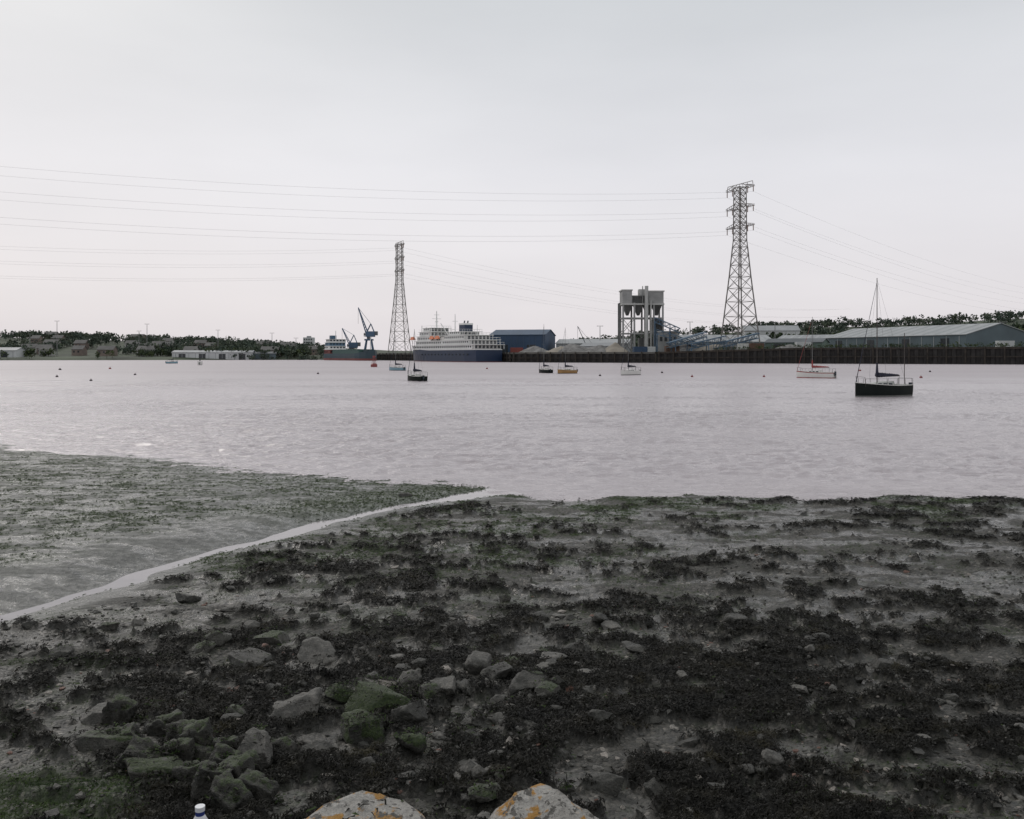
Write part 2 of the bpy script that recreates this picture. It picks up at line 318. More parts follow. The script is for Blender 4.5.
for d in [(372,708,64,34,SG),(366,737,44,26,SG),(345,700,30,18,SG),(300,715,44,26,smats[1]),(318,657,32,18,smats[1]),(270,642,30,16,SA),(250,668,42,18,smats[0]),
 (480,668,30,18,smats[1]),(497,678,30,18,smats[0]),(528,690,34,20,smats[0]),(548,694,26,16,SA),(575,650,22,10,smats[0]),(108,716,42,18,smats[1]),(115,745,52,20,SA),(148,772,56,22,SA),
 (252,765,36,36,smats[1]),(283,752,30,18,SA),(408,718,36,20,smats[0]),(428,700,26,16,SA),(412,745,30,16,SG),(445,690,24,14,smats[1]),(470,740,24,12,smats[0]),(440,745,22,12,smats[1]),
 (600,720,22,12,smats[0]),(637,650,24,8,smats[0]),(690,745,22,10,smats[0]),(735,620,20,8,smats[0]),(775,613,22,8,smats[0]),(405,685,26,16,smats[1]),(385,690,22,12,smats[2]),(445,672,16,8,smats[2]),
 (480,796,30,14,SA),(600,788,34,16,smats[0]),(655,790,24,14,smats[0]),(560,762,26,12,smats[0]),(500,722,26,14,smats[1]),(530,728,20,10,smats[0]),(820,640,16,8,smats[0]),(880,665,18,8,smats[0]),(60,655,24,10,smats[0]),(190,600,22,8,smats[0]),(110,628,20,8,SA),(406,496,14,5,smats[0]),(905,730,22,10,smats[0]),(950,700,18,8,smats[0]),(215,640,18,10,SA),(568,690,10,6,smats[3]),(550,660,9,5,smats[2])]:
    boulder(*d,name='boulder' if d[2]>28 else 'stone')
for i in range(110):
    px=random.uniform(0,1000) if i%2 else random.gauss(450,120); py=random.choice([random.uniform(600,800),random.uniform(650,750)])
    boulder(px,py,random.uniform(8,20),random.uniform(5,10),random.choice(smats[:2]+[smats[0],SA]),name='stone')
boulder(0,0,140,60,SL,name='lichen_rock',pos=(-.50,3.10,1.535),depth=.8,seed=5,rz=.1)
boulder(0,0,104,74,SL,name='lichen_rock',pos=(.16,3.06,1.55),depth=.9,seed=9,rz=.3)
MOSS=stonemat('mossy_concrete',[(.3,(.020,.020,.016)),(.7,(.065,.06,.048))],.56)
def block(px,py,sx,sy,sz,rz,name='broken_concrete_block'):
    x,y,z=ground(px,py); sx*=1.1;sz*=1.35; bm=bmesh.new(); bmesh.ops.create_cube(bm,size=1)
    bmesh.ops.subdivide_edges(bm,edges=bm.edges[:],cuts=9,use_grid_fill=True)
    o=random.random()*40; co_=np.array([v_.co[:] for v_ in bm.verts])*[sx,sy,sz]
    k=.045*(fbm(co_[:,0]*18+o+co_[:,2]*11,co_[:,1]*18+o-co_[:,2]*9,5,1)-.5)*2
    ln=np.linalg.norm(co_,axis=1)[:,None]; co_=co_+co_/ln*k[:,None]
    c8=np.abs(co_)/np.array([sx,sy,sz])*2; co_*=(1-.07*np.clip(c8.sum(1)-2.0,0,1))[:,None]
    for v_,q in zip(bm.verts,co_): v_.co=q
    me=bpy.data.meshes.new(name); bm.to_mesh(me); bm.free(); me.materials.append(MOSS)
    for p in me.polygons: p.use_smooth=True
    ob=bpy.data.objects.new(name,me); sc.collection.objects.link(ob); ob.location=(x,y,z+sz*.32); ob.rotation_euler=(random.uniform(-.35,.35),random.uniform(-.4,.4),rz+random.uniform(-.4,.4))
    TUFT.append((x,y,z+sz*.25,sx*.55,sy*.55,sz*.5,MOSS))
for (px,py,sx,sy,sz,rz) in [(165,735,.20,.12,.10,.2),(185,745,.2,.12,.12,-.5),(200,752,.13,.12,.14,.3),(178,762,.16,.1,.1,.1),(205,770,.18,.13,.12,-.3),(222,778,.14,.12,.13,.5),(238,790,.16,.12,.14,-.2),(212,792,.14,.12,.12,.2),(192,785,.18,.12,.1,.0),(120,722,.15,.12,.13,.1),(225,758,.12,.1,.1,.4),(255,805,.18,.12,.12,.2),(228,812,.18,.13,.12,-.3),(150,765,.24,.14,.08,.1),(245,775,.1,.1,.09,.6),(118,745,.2,.12,.08,-.1)]:
    block(px,py,sx,sy,sz,rz)
A=[];Gn=[]
for (x,y,z,sx,sy,sz,mt) in TUFT:
    k=int(260*min(1.6,(sx/.12))) if mt in (MOSS,) else (int(130*min(1.6,(sx/.12))) if mt is SG else 40)
    a=RS.uniform(0,6.283,k); r_=np.sqrt(RS.rand(k))*(1.35 if mt is MOSS else 1.05)
    px_=x+np.cos(a)*r_*sx; py_=y+np.sin(a)*r_*sy; pz_=z+sz*np.sqrt(np.clip(1-r_**2*.8,0,1))
    gz=fields(px_,py_)[0]; pz_=np.maximum(np.where(r_>1,gz,pz_),gz)
    T=np.stack([px_,py_,pz_],1); s_=RS.rand(k)<(.45 if mt in (SG,MOSS) else .3); Gn.append(T[s_]); A.append(T[~s_])
A=np.concatenate(A);Gn=np.concatenate(Gn)
ribbons('seaweed',A[:,0],A[:,1],A[:,2],RS.uniform(.02,.06,len(A)),RS.uniform(.002,.005,len(A)),m1,.012)
ribbons('algae',Gn[:,0],Gn[:,1],Gn[:,2],RS.uniform(.012,.04,len(Gn)),RS.uniform(.002,.005,len(Gn)),m2,.008)
# plastic bottle at the bottom edge
zt=H-(806-HY)/F*3.55
mb=MB(); wp=M('bottle_white_plastic',(.75,.76,.78),.35,.08); bp=M('bottle_blue_plastic',(.03,.05,.22),.35,.1)
mb.beam((0,0,zt-.22),(0,0,zt-.07),.036,wp,16); mb.beam((0,0,zt-.07),(0,0,zt-.035),.036,wp,16,.018); mb.beam((0,0,zt-.035),(0,0,zt-.018),.018,bp,16); mb.beam((0,0,zt-.018),(0,0,zt),.0195,wp,16)
mb.done('plastic_bottle',((200-512)/F*3.55,3.55,0))
# ---------------------------------------------------------------- far bank
def shoreY(X): return np.interp(X,[-2500,-900,-306,-130,-108,-2.7,0,178,400,1200],[430,450,535,600,600,413,400,308,208,150])
def landz(X,Y):
    s=shoreY(X); base=np.interp(X,[-400,-140,-110,60,110,200],[1.6,1.8,4.0,4.3,5.9,6.0])
    rise=np.where(X<-112,ss(-2,28,Y-s),(Y-s>1.0)*1.0)
    hill=np.interp(X,[-2000,-520,-300,-185,-60,50,110,190,340,520,2000],[24,18,13,5,2,6,10,17,25,35,44])
    return -3+(base+3)*rise+hill*ss(560,840,Y)*(.85+.3*fbm(X*.006,Y*.006,3,2))
xx=np.concatenate([np.geomspace(320,4500,40)[::-1]*-1,np.arange(-315,320,3.0),np.geomspace(320,4500,40)])
XX,DD=np.meshgrid(xx,np.concatenate([[-60,-20,-6,0.6,1.4,4],np.arange(8,400,8.0),np.geomspace(400,5000,40)])); YY=shoreY(XX)+DD
ZZ=landz(XX,YY); gm_=M('bank_ground',(.055,.068,.042),.9,.5,.03)
npmesh('far_bank',np.stack([XX.ravel(),YY.ravel(),ZZ.ravel()],1),gridfaces(*XX.shape),[gm_],True)
def lz(x,y): return float(landz(np.array([float(x)]),np.array([float(y)]))[0])
pile=M('sheet_pile_dark',(.022,.02,.019),.8,.5,.4); cap=M('quay_cap',(.10,.095,.085),.8,.3,.3); tm=M('timber_fender',(.035,.028,.022),.85,.5,.8)
mb=MB(); QP=[(400,208,6),(178,308,6),(110,342.8,5.9),(60,369,4.4),(0,400,4.3),(-2.7,412.9,4.3),(-107,600,4.1)]
for (x0,y0,z0),(x1,y1,z1) in zip(QP[:-1],QP[1:]):
    L=math.hypot(x1-x0,y1-y0); n=max(1,int(L/1.5)); nx,ny=(y1-y0)/L,-(x1-x0)/L
    if ny>0: nx,ny=-nx,-ny
    for i in range(n):
        t0=i/n;t1=(i+1)/n; o0=.0 if i%2 else .5
        a=(x0+(x1-x0)*t0+nx*o0,y0+(y1-y0)*t0+ny*o0); c_=(x0+(x1-x0)*(t1-.25/n)+nx*o0,y0+(y1-y0)*(t1-.25/n)+ny*o0); o1=.5-o0; e=(x0+(x1-x0)*t1+nx*o1,y0+(y1-y0)*t1+ny*o1)
        za=z0+(z1-z0)*t0-.3; zb=z0+(z1-z0)*t1-.3
        mb.add([(a[0],a[1],-3),(c_[0],c_[1],-3),(c_[0],c_[1],zb),(a[0],a[1],za)],[(0,1,2,3)],pile)
        mb.add([(c_[0],c_[1],-3),(e[0],e[1],-3),(e[0],e[1],zb),(c_[0],c_[1],zb)],[(0,1,2,3)],pile)
        if i%4==0:
            mb.beam((a[0]+nx*.6,a[1]+ny*.6,-2),(a[0]+nx*.6,a[1]+ny*.6,za+.5+.3*random.random()),.28,tm)
    mb.beam((x0+nx*.35,y0+ny*.35,z0-.2),(x1+nx*.35,y1+ny*.35,z1-.2),.55,cap if z0<5 else tm)
    mb.beam((x0+nx*.75,y0+ny*.75,z0*.45),(x1+nx*.75,y1+ny*.75,z1*.45),.25,tm)
mb.done('quay_wall')
# ---------------------------------------------------------------- trees (distant mass)
def leafmass(name,pts,hs,cols,nq=70):
    Vs=[];Ms=[]
    for (x,y,z),h in zip(pts,hs):
        nl=random.randint(4,7); cw=h*random.uniform(.36,.6); mi=random.randrange(len(cols))
        lob=[(x+random.uniform(-1,1)*cw*.7,y+random.uniform(-1,1)*cw*.7,z+h*random.uniform(.25,.8),cw*random.uniform(.4,.7)) for _ in range(nl)]
        k=nq//nl
        for lx,ly,lz_,lr in lob:
            p=RS.normal(size=(k,3)); p/=np.linalg.norm(p,axis=1)[:,None]; p*=(RS.rand(k,1)**.4)*lr*np.array([1,1,.8]); p+=np.array([lx,ly,lz_])
            a=RS.normal(size=(k,3)); a/=np.linalg.norm(a,axis=1)[:,None]; b_=np.cross(a,RS.normal(size=(k,3))); b_/=np.linalg.norm(b_,axis=1)[:,None]
            s=(lr*RS.uniform(.18,.38,k))[:,None]; Vs.append(np.stack([p-a*s-b_*s*.6,p+a*s-b_*s*.7,p+a*s*.8+b_*s,p-a*s*.7+b_*s*.8],1)); Ms.append(np.full(k,mi))
        s=h*.025; t=np.array([[[x-s,y,z-.5],[x+s,y,z-.5],[x+s*.5,y,z+h*.6],[x-s*.5,y,z+h*.6]],[[x,y-s,z-.5],[x,y+s,z-.5],[x,y+s*.5,z+h*.6],[x,y-s*.5,z+h*.6]]]); Vs.append(t); Ms.append(np.full(2,len(cols)))
    V=np.concatenate(Vs); n=len(V); return npmesh(name,V.reshape(-1,3),np.arange(n*4).reshape(n,4),cols+[M('bark',(.06,.05,.04),.9)],False,np.concatenate(Ms))
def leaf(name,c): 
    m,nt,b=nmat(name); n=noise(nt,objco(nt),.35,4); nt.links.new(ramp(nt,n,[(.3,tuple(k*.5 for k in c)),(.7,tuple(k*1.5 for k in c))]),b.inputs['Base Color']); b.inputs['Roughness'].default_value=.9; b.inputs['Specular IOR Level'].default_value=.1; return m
FAR=[leaf('foliage_hazed_a',(.070,.088,.068)),leaf('foliage_hazed_b',(.056,.074,.058)),leaf('foliage_hazed_c',(.092,.11,.078))]  # distance haze painted into the leaf colours: paler and greyer than NEAR
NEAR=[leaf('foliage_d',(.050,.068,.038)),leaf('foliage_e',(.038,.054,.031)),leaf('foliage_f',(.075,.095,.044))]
def tr(n,xr,yr,hr,shore=False,ur=None,thr=.36):
    P=[];Hh=[]
    while len(P)<n:
        y=random.uniform(*yr); x=random.uniform(*xr) if ur is None else random.uniform(*ur)*y
        yw=y+(float(shoreY(x)) if shore else 0)
        if float(fbm(np.array([x*.025]),np.array([yw*.025]),2,3)[0])<thr: continue
        P.append((x,yw,lz(x,yw))); Hh.append(random.uniform(*hr))
    return P,Hh
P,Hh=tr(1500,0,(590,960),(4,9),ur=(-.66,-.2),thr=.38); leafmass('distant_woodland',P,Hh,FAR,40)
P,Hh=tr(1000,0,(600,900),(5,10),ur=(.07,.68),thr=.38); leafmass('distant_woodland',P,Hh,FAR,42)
P,Hh=tr(420,(-420,-145),(20,60),(2.5,6.5),True,thr=.34); leafmass('riverside_trees',P,Hh,NEAR,56)
P,Hh=tr(60,(-200,-120),(40,90),(3,6),True); leafmass('riverside_trees',P,Hh,NEAR,50)
P=[];Hh=[]
for i in range(150):
    y=random.uniform(385,470); u=random.uniform(.542,.66); P.append((u*y,y,lz(u*y,y))); Hh.append(random.uniform(6,12)*(.7+.6*(u-.54)/.1)*1.1)
leafmass('riverside_trees',P,Hh,NEAR,90)
P=[];Hh=[]
for i in range(200):
    y=random.uniform(475,590); u=random.uniform(.18,.56); P.append((u*y,y,lz(u*y,y))); Hh.append(random.uniform(7,13)*(.85+.55*(u-.24)))
leafmass('riverside_trees',P,Hh,NEAR,80)
P=[];Hh=[]
for i in range(420):
    x=random.uniform(85,260); y=float(shoreY(x))+random.uniform(3,16); P.append((x,y,lz(x,y))); Hh.append(random.uniform(.8,2.2))
leafmass('scrub',P,Hh,[leaf('scrub_leaf',(.07,.09,.035)),NEAR[0]],26)
mb=MB(); br=[M('brick_far',(.19,.15,.13),.8,.2,.2),M('render_far',(.36,.355,.34),.8,.15,.2)]; rf=M('slate_far',(.13,.125,.12),.8,.2,.2); wd=M('window_dark',(.03,.035,.04),.2,.2)
for i in range(30):
    y=random.uniform(600,820); x=random.uniform(-.62,-.2)*y; z=lz(x,y)-.6; w=random.uniform(6,12); d=7; mm=random.choice(br+br[:1])
    k=MB(); k.gable(w,d,z-1,z+5,z+7.4,mm,rf,x,y)
    o=len(mb.v); mb.add(k.v,[],mm)
    for f,mi_ in zip(k.f,k.m): mb.f.append([q+o for q in f]); mb.m.append(mb.mi(k.mats[mi_]))
    for q in range(int(w/3)): mb.box(x+1+q*3,x+2.2+q*3,y-.05,y+.1,z+2.7,z+4,wd)
mb.done('distant_houses')
def shed(name,px0,Y0,px1,Y1,depth,z0,ze,zr,wallm,roofm,ribs=0,doors=0,skyl=None):
    x0=(px0-512)*Y0/F; x1=(px1-512)*Y1/F; L=math.hypot(x1-x0,Y1-Y0); a=math.atan2(Y1-Y0,x1-x0)
    mb=MB(); mb.gable(L,depth,z0-1.5,ze,zr,wallm,roofm)
    k=(zr-ze)/(depth/2)
    for i in range(ribs):
        x=L*(i+.5)/ribs
        if skyl:
            vs=[(x-L/ribs*.16,.8,ze+.8*k+.34),(x+L/ribs*.16,.8,ze+.8*k+.34),(x+L/ribs*.16,depth/2-.8,zr-.8*k+.34),(x-L/ribs*.16,depth/2-.8,zr-.8*k+.34)]
            mb.add(vs,[(0,1,2,3)],skyl)
        mb.box(x-.12,x+.12,-.12,-.003,z0,ze-.5,roofm)
    for i in range(doors):
        x=L*(i+.5)/doors; mb.box(x-2.2,x+2.2,-.1,.1,z0-1,z0+min(4.2,(ze-z0)*.8),wd)
    return mb.done(name,(x0,Y0,0),a)
WH=M('white_cladding',(.50,.51,.51),.6,.15,.1); GR=M('grey_roof',(.28,.29,.30),.6,.15,.15); LG=M('light_roof',(.34,.35,.355),.6,.12,.15); TEAL=M('teal_cladding',(.085,.115,.13),.6,.2,.1); BLUE=M('blue_cladding',(.03,.062,.12),.6,.2,.08); DKR=M('dark_roof',(.12,.13,.14),.7,.2,.1); CONC=M('concrete',(.29,.29,.285),.85,.25,.25); RUST=M('rust_steel',(.12,.07,.05),.8,.3,.6)
shed('riverside_warehouse',172,590,252,596,14,lz(-195,595),4.9,6.2,WH,GR,12,4)
shed('riverside_warehouse',252,600,276,604,12,lz(-170,600),4.2,5.4,TEAL,DKR,4,1)
shed('riverside_warehouse',-8,575,16,575,12,lz(-320,575),6.2,8.0,WH,GR,4,1)
mb=MB(); z=lz(-207,900)
mb.box(-5,5,0,9,z-2,z+13,WH)
for fl in range(4):
    for q in range(4): mb.box(-4.2+q*2.3,-2.9+q*2.3,-.12,.05,z+1.5+fl*2.9,z+2.9+fl*2.9,wd)
mb.box(-2,2,3,6,z+13,z+14.5,GR); mb.done('tower_block',((308-512)/F*900,900,0))
def lamppost(px,ytop,Y,name='lighting_column'):
    x=(px-512)/F*Y; zt=H+(HY-ytop)*Y/F; z=lz(x,Y); mb=MB(); g=M('galvanised',(.2,.2,.2),.5,.1)
    mb.beam((0,0,z-1),(0,0,zt),.26,g,8,.14); mb.beam((-1.1,0,zt),(1.1,0,zt),.12,g); mb.box(-1.6,-.8,-.3,.3,zt-.15,zt+.1,g); mb.box(.8,1.6,-.3,.3,zt-.15,zt+.1,g); mb.done(name,(x,Y,0))
for a in ((57,321,600),(147,324,620),(139,331,640),(218,330,650),(272,333,640),(160,338,640),(30,334,640),(296,338,630),(690,322,470),(775,322,450),(1003,322,400),(600,326,450)): lamppost(*a)
shed('dock_warehouse',824,432,966,352,36,5.9,11.4,16.0,TEAL,LG,13,4,M('roof_light_sheet',(.24,.26,.26),.5,.1))
shed('dock_warehouse',775,455,826,440,26,5.9,10.6,13.4,TEAL,GR,6,2,LG)
shed('dock_warehouse',686,452,775,456,26,5.4,10.0,13.6,M('grey_cladding',(.17,.20,.22),.6,.2,.1),LG,9,3,GR)
shed('dock_warehouse',765,385,822,372,12,6,8.6,10.2,M('green_cladding',(.10,.14,.12),.7,.2,.1),DKR,5,2)
shed('white_factory',745,595,800,590,20,lz(170,595),19.5,23,WH,GR,6,0)
shed('blue_dock_shed',490,452,545,445,26,4.3,13.4,16.2,BLUE,M('blue_roof',(.05,.085,.14),.6,.15,.1),9,2)
shed('low_store',556,450,628,440,18,4.3,9.0,11.2,GR,LG,8,3)
shed('low_store',580,415,612,408,12,4.3,7.3,8.8,WH,GR,4,1)
def pilem(px,Y,w,h,mat,name='aggregate_stockpile'):
    x=(px-512)/F*Y; N=25; g=np.linspace(-1,1,N); A,B=np.meshgrid(g,g); R=np.hypot(A,B); z=np.clip(1-R,0,1)**.9*h*(.8+.4*fbm(A*3+px,B*3,3,1))-.3
    ob=npmesh(name,np.stack([A.ravel()*w/2,B.ravel()*w/2,z.ravel()],1),gridfaces(N,N),[mat],True); ob.location=(x,Y,lz(x,Y))
SC=M('scrap_grey',(.16,.155,.15),.9,.5,.5); SN=M('sand_pale',(.28,.25,.21),.9,.2,.2)
pilem(572,405,26,5,SC);pilem(598,400,20,4,SC);pilem(560,402,16,3.5,SN);pilem(690,392,22,4.5,SC);pilem(712,385,18,4,SN);pilem(728,384,14,3.5,SC);pilem(535,415,18,4,SC);pilem(615,396,14,4.6,SN);pilem(790,352,14,2,SC)
for px,Y,mt in ((517,418,M('container_red',(.22,.05,.04),.6,.2,.5)),(524,418,BLUE),(745,372,M('container_white',(.5,.5,.48),.6,.2)),(756,371,RUST),(640,383,BLUE),(648,384,WH),(803,358,WH),(672,380,RUST),(1005,330,WH)):
    mb=MB(); mb.box(-3,3,-1.2,1.2,0,2.6,mt)
    for q in range(12): mb.box(-2.85+q*.5,-2.6+q*.5,-1.26,-1.2,.15,2.45,mt)
    x=(px-512)/F*Y; mb.done('shipping_container',(x,Y,lz(x,Y)+.02),random.uniform(-.2,.2))
# loading silo: open frame on legs with bunkers at the top
x=(643-512)/F*402; zg=4.3; mb=MB(); CD=M('concrete_dark',(.14,.142,.14),.85,.3,.25); CL=M('concrete_light',(.42,.42,.405),.85,.2,.25)
W=9.3; zt=33
for cx in (-9,-3.9,0.9,4.9,9):
    for cy in (0,10): mb.box(cx-.38,cx+.38,cy-.38,cy+.38,zg-1,27,CONC)
for zz in (12.8,19.8): 
    for cy in (0,10): mb.box(-W,W,cy-.32,cy+.32,zz,zz+.55,CONC)
    for cx in (-9,-3.9,.9,4.9,9): mb.box(cx-.3,cx+.3,0.4,9.6,zz+.05,zz+.5,CONC)
mb.box(-W-.3,W+.3,-.7,10.7,26.0,26.7,CL)
mb.box(-W,-5.0,-.3,10.3,26.7,zt-.5,CONC); mb.box(2.6,W,-.3,10.3,26.7,zt-1.0,CONC); mb.box(-5.0,2.6,4.5,10.0,26.7,zt-2.6,CD)
mb.box(-W-.4,-4.7,-.6,10.6,zt-.5,zt,CL); mb.box(2.3,W+.4,-.6,10.6,zt-1.0,zt-.5,CL); mb.box(-5,2.4,-.5,-.2,29.9,30.3,CD); mb.box(-.2,.2,1,1.4,26.7,zt+1.6,CONC); mb.box(-1.5,1.7,2,6,30.4,zt+.3,CL)
for q in range(7): mb.beam((-4.8+q*1.2,-.3,26.7),(-4.8+q*1.2,-.3,30),.08,CD)
for cx in (-6.5,-1.5,2.9,6.9):
    mb.add([(cx-1.9,1,26),(cx+1.9,1,26),(cx+1.9,9,26),(cx-1.9,9,26),(cx-.5,4,21.4),(cx+.5,4,21.4),(cx+.5,6,21.4),(cx-.5,6,21.4)],[(0,1,5,4),(1,2,6,5),(2,3,7,6),(3,0,4,7),(4,5,6,7)],CD)
mb.beam((1.4,-1.4,zg),(1.4,-1.4,zt+1.5),.8,CL,12); mb.beam((3.4,-1.3,zg),(3.4,-1.3,28),.35,CL,8)
for (a,b_) in ((-9,-3.9),(4.9,9)):
    for cy in (0,10):
        mb.beam((a,cy,zg+.5),(b_,cy,12.6),.16,CD); mb.beam((b_,cy,zg+.5),(a,cy,12.6),.16,CD); mb.beam((a,cy,13.5),(b_,cy,19.6),.16,CD); mb.beam((b_,cy,13.5),(a,cy,19.6),.16,CD)
mb.box(-1,9,5,9.4,zg-.5,11,CD); mb.box(5.2,8.8,1,9,13.4,19.6,CD)
mb.box(W-3.0,W+6.2,-3,5,zg-1,13.5,CONC); mb.box(W-3.3,W+6.5,-3.3,5.3,13.5,14.1,CL)
for q in range(4): mb.box(W-2.2+q*2.1,W-1.0+q*2.1,-3.1,-2.98,9.5,11.5,wd)
for k in range(14):
    z0=zg+k*1.5; s=1 if k%2 else -1; mb.beam((-W-1.2,3+s*1.6,z0),(-W-1.2,3-s*1.6,z0+1.5),.12,CD)
mb.box(-W-1.5,-W-.9,1,1.3,zg,zt-6,CD); mb.box(-W-1.5,-W-.9,5,5.3,zg,zt-6,CD)
mb.done('loading_silo',(x,402,0))
CB=M('conveyor_blue',(.07,.125,.19),.55,.25,.3)
def conveyor(px0,y0,px1,y1,Y0,Y1,w=2.2):
    p=Vector(((px0-512)/F*Y0,Y0,H+(HY-y0)*Y0/F)); q=Vector(((px1-512)/F*Y1,Y1,H+(HY-y1)*Y1/F)); mb=MB()
    n=int((q-p).length/3)+1; d=(q-p)
    sd=Vector((-d.y,d.x,0)).normalized()*w*.5
    for s in (-1,1):
        for hz in (0,2.0):
            mb.beam(p+sd*s+Vector((0,0,hz)),q+sd*s+Vector((0,0,hz)),.2,CB)
        for i in range(n):
            a=p+d*(i/n)+sd*s; b_=p+d*((i+1)/n)+sd*s; mb.beam(a,b_+Vector((0,0,2)),.12,CB); mb.beam(a,a+Vector((0,0,2)),.12,CB)
    mb.add([p-sd+Vector((0,0,.3)),p+sd+Vector((0,0,.3)),q+sd+Vector((0,0,.3)),q-sd+Vector((0,0,.3))],[(0,1,2,3)],DKR)
    mb.add([p-sd*1.1+Vector((0,0,2.3)),p+sd*1.1+Vector((0,0,2.3)),q+sd*1.1+Vector((0,0,2.3)),q-sd*1.1+Vector((0,0,2.3))],[(0,1,2,3)],CB)
    for i in range(0,n+1,3):
        c=p+d*(i/n); g=lz(c.x,c.y)
        if c.z>g+1:
            for s in (-1,1): mb.beam(c+sd*s*1.5-Vector((0,0,c.z-g+.5)),c+sd*s,.22,CB)
    mb.done('conveyor',(0,0,0))
conveyor(657,334,700,348,390,386);conveyor(705,337,668,348,384,374);conveyor(715,349,758,338,376,384);conveyor(725,341,690,349,372,370);conveyor(655,322,680,333,400,396)
# ---------------------------------------------------------------- pylons and lines
PY=M('pylon_steel',(.20,.185,.175),.7,.2,.2)
ad=Vector((.42,-.907,0)).normalized()
INS=M('insulator',(.2,.12,.09),.3)
def pylon(x,y,zb,zt):
    mb=MB(); Hh=zt-zb
    def hw(f): return float(np.interp(f,[0,.2,.42,.66,1],[6.4,5.0,3.5,2.1,1.9]))
    lev=[0,.11,.2,.29,.37,.44,.51,.57,.62,.66,.70,.735,.77,.805,.84,.875,.91,.945,.98]
    for i in range(len(lev)):
        a=hw(lev[i]); z=zb+Hh*lev[i]; c=[(-a,-a,z),(a,-a,z),(a,a,z),(-a,a,z)]
        for k in range(4): 
            if i: mb.beam(c[k],c[(k+1)%4],.13,PY)
        if i<len(lev)-1:
            a2=hw(lev[i+1]); z2=zb+Hh*lev[i+1]; c2=[(-a2,-a2,z2),(a2,-a2,z2),(a2,a2,z2),(-a2,a2,z2)]
            for k in range(4):
                mb.beam(c[k],c2[k],.29 if lev[i]<.6 else .23,PY); mb.beam(c[k],c2[(k+1)%4],.12,PY); mb.beam(c[(k+1)%4],c2[k],.12,PY)
    for k in range(4):
        sx_=1 if k in(1,2) else -1; sy_=1 if k>1 else -1; mb.box(sx_*6.4-1,sx_*6.4+1,sy_*6.4-1,sy_*6.4+1,zb-2,zb+.6,CONC)
    at=[]
    for f in (.74,.855,.97):
        z=zb+Hh*f
        for s in (-1,1):
            for yo in (-1.8,1.8):
                mb.beam((s*1.9,yo,z),(s*9,yo*.4,z),.17,PY); mb.beam((s*1.9,yo,z+1.7),(s*9,yo*.4,z+.5),.14,PY)
                for q in range(4): xx_=s*(1.9+q*1.9); mb.beam((xx_,yo*(1-q*.15),z),(xx_,yo*(1-q*.15),z+1.6-q*.3),.1,PY)
            mb.beam((s*9,-.8,z),(s*9,.8,z),.14,PY); mb.beam((s*5,1.3,z),(s*5,-1.3,z),.12,PY)
            for xo in (9,5.2): mb.beam((s*xo,0,z),(s*xo,0,z-2.6),.2,INS,6)
            at.append((s*9,z-2.6))
    z=zb+Hh
    mb.beam((-8.5,0,z),(8.5,0,z),.16,PY)
    for s in (-1,1): mb.beam((s*8.5,0,z),(s*8.9,0,z-2.2),.14,PY); mb.beam((s*5,0,z),(s*5,0,z-2.2),.12,PY); mb.beam((s*1.9,0,z),(s*5,0,z-2),.12,PY)
    ang=math.atan2(ad.y,ad.x); mb.done('electricity_pylon',(x,y,0),ang); return at
def span(at,x,y,ex,ey,dz,sag,name='power_line',r=.028):
    mb=MB(); wm_=M('cable',(.20,.20,.20),.6,.1)
    for o,z in at:
        pr=None
        for i in range(0,61):
            t=i/60; p=Vector((x+(ex-x)*t+ad.x*o,y+(ey-y)*t+ad.y*o,z+dz*t-4*sag*t*(1-t)))
            if pr: mb.beam(pr,p,r,wm_,3)
            pr=p
    mb.done(name)
def pY(px,Y): return (px-512)/F*Y
x1,y1=pY(740,400),400; at1=pylon(x1,y1,lz(x1,y1),H+171*400/F)
x2,y2=pY(399.5,617),617; at2=pylon(x2,y2,lz(x2,y2),H+113*617/F)
span(at1,x1,y1,-350,250,3.5,11.4); span(at2,x2,y2,-531,467,3,10,r=.036)
span(at1,x1,y1,600,900,-14,13); span(at2,x2,y2,x2+497,y2+500,-16,14,r=.036)
# ---------------------------------------------------------------- dock cranes
CRB=M('crane_blue',(.06,.11,.18),.5,.2,.3)
def crane(px,Y,h,jx,jz,rz=0):
    x=pY(px,Y); z=lz(x,Y); mb=MB()
    for a in (-3,3):
        for b_ in (-3,3): mb.beam((a,b_,z),(a*.5,b_*.5,z+9),.5,CRB)
        mb.beam((a,-3,z+.6),(a,3,z+.6),.4,CRB)
    mb.box(-2.6,2.6,-2.6,2.6,z+8.6,z+9.6,CRB); mb.beam((0,0,z+9.6),(0,0,z+11),1.4,DKR,12)
    mb.box(-2,3.8,-1.7,1.7,z+11,z+14.6,CRB); mb.box(-3.1,-1.9,-1.9,-.2,z+11.2,z+13.6,WH); mb.box(-3.16,-2,-1.95,-.15,z+12.2,z+13.1,wd)
    for b_ in (-1.2,1.2): mb.beam((-1.2,b_,z+14.6),(1.2,b_*.5,z+19.5),.3,CRB); mb.beam((3.2,b_,z+14.6),(1.2,b_*.5,z+19.5),.25,CRB)
    tip=Vector((jx,0,z+jz))
    for b_ in (-1,1):
        for e in (0,1.5):
            mb.beam((-1.8+e,b_*(1.1),z+12.8),tip+Vector((e*.1,b_*.2,0)),.28,CRB)
    for i in range(10):
        t=i/10; t2=(i+1)/10
        for b_ in (-1,1):
            a=Vector((-1.8,b_*1.1,z+12.8)).lerp(tip,t); c_=Vector((-.3,b_*1.1,z+12.8)).lerp(tip,t2); mb.beam(a,c_,.12,CRB)
    mb.beam((1.2,0,z+19.5),tip,.14,CRB); mb.beam(tip,tip-Vector((0,0,jz*.35)),.1,DKR); mb.box(3.8,5.6,-1.2,1.2,z+12,z+14.6,DKR)
    mb.done('dock_crane',(x,Y,0),rz)
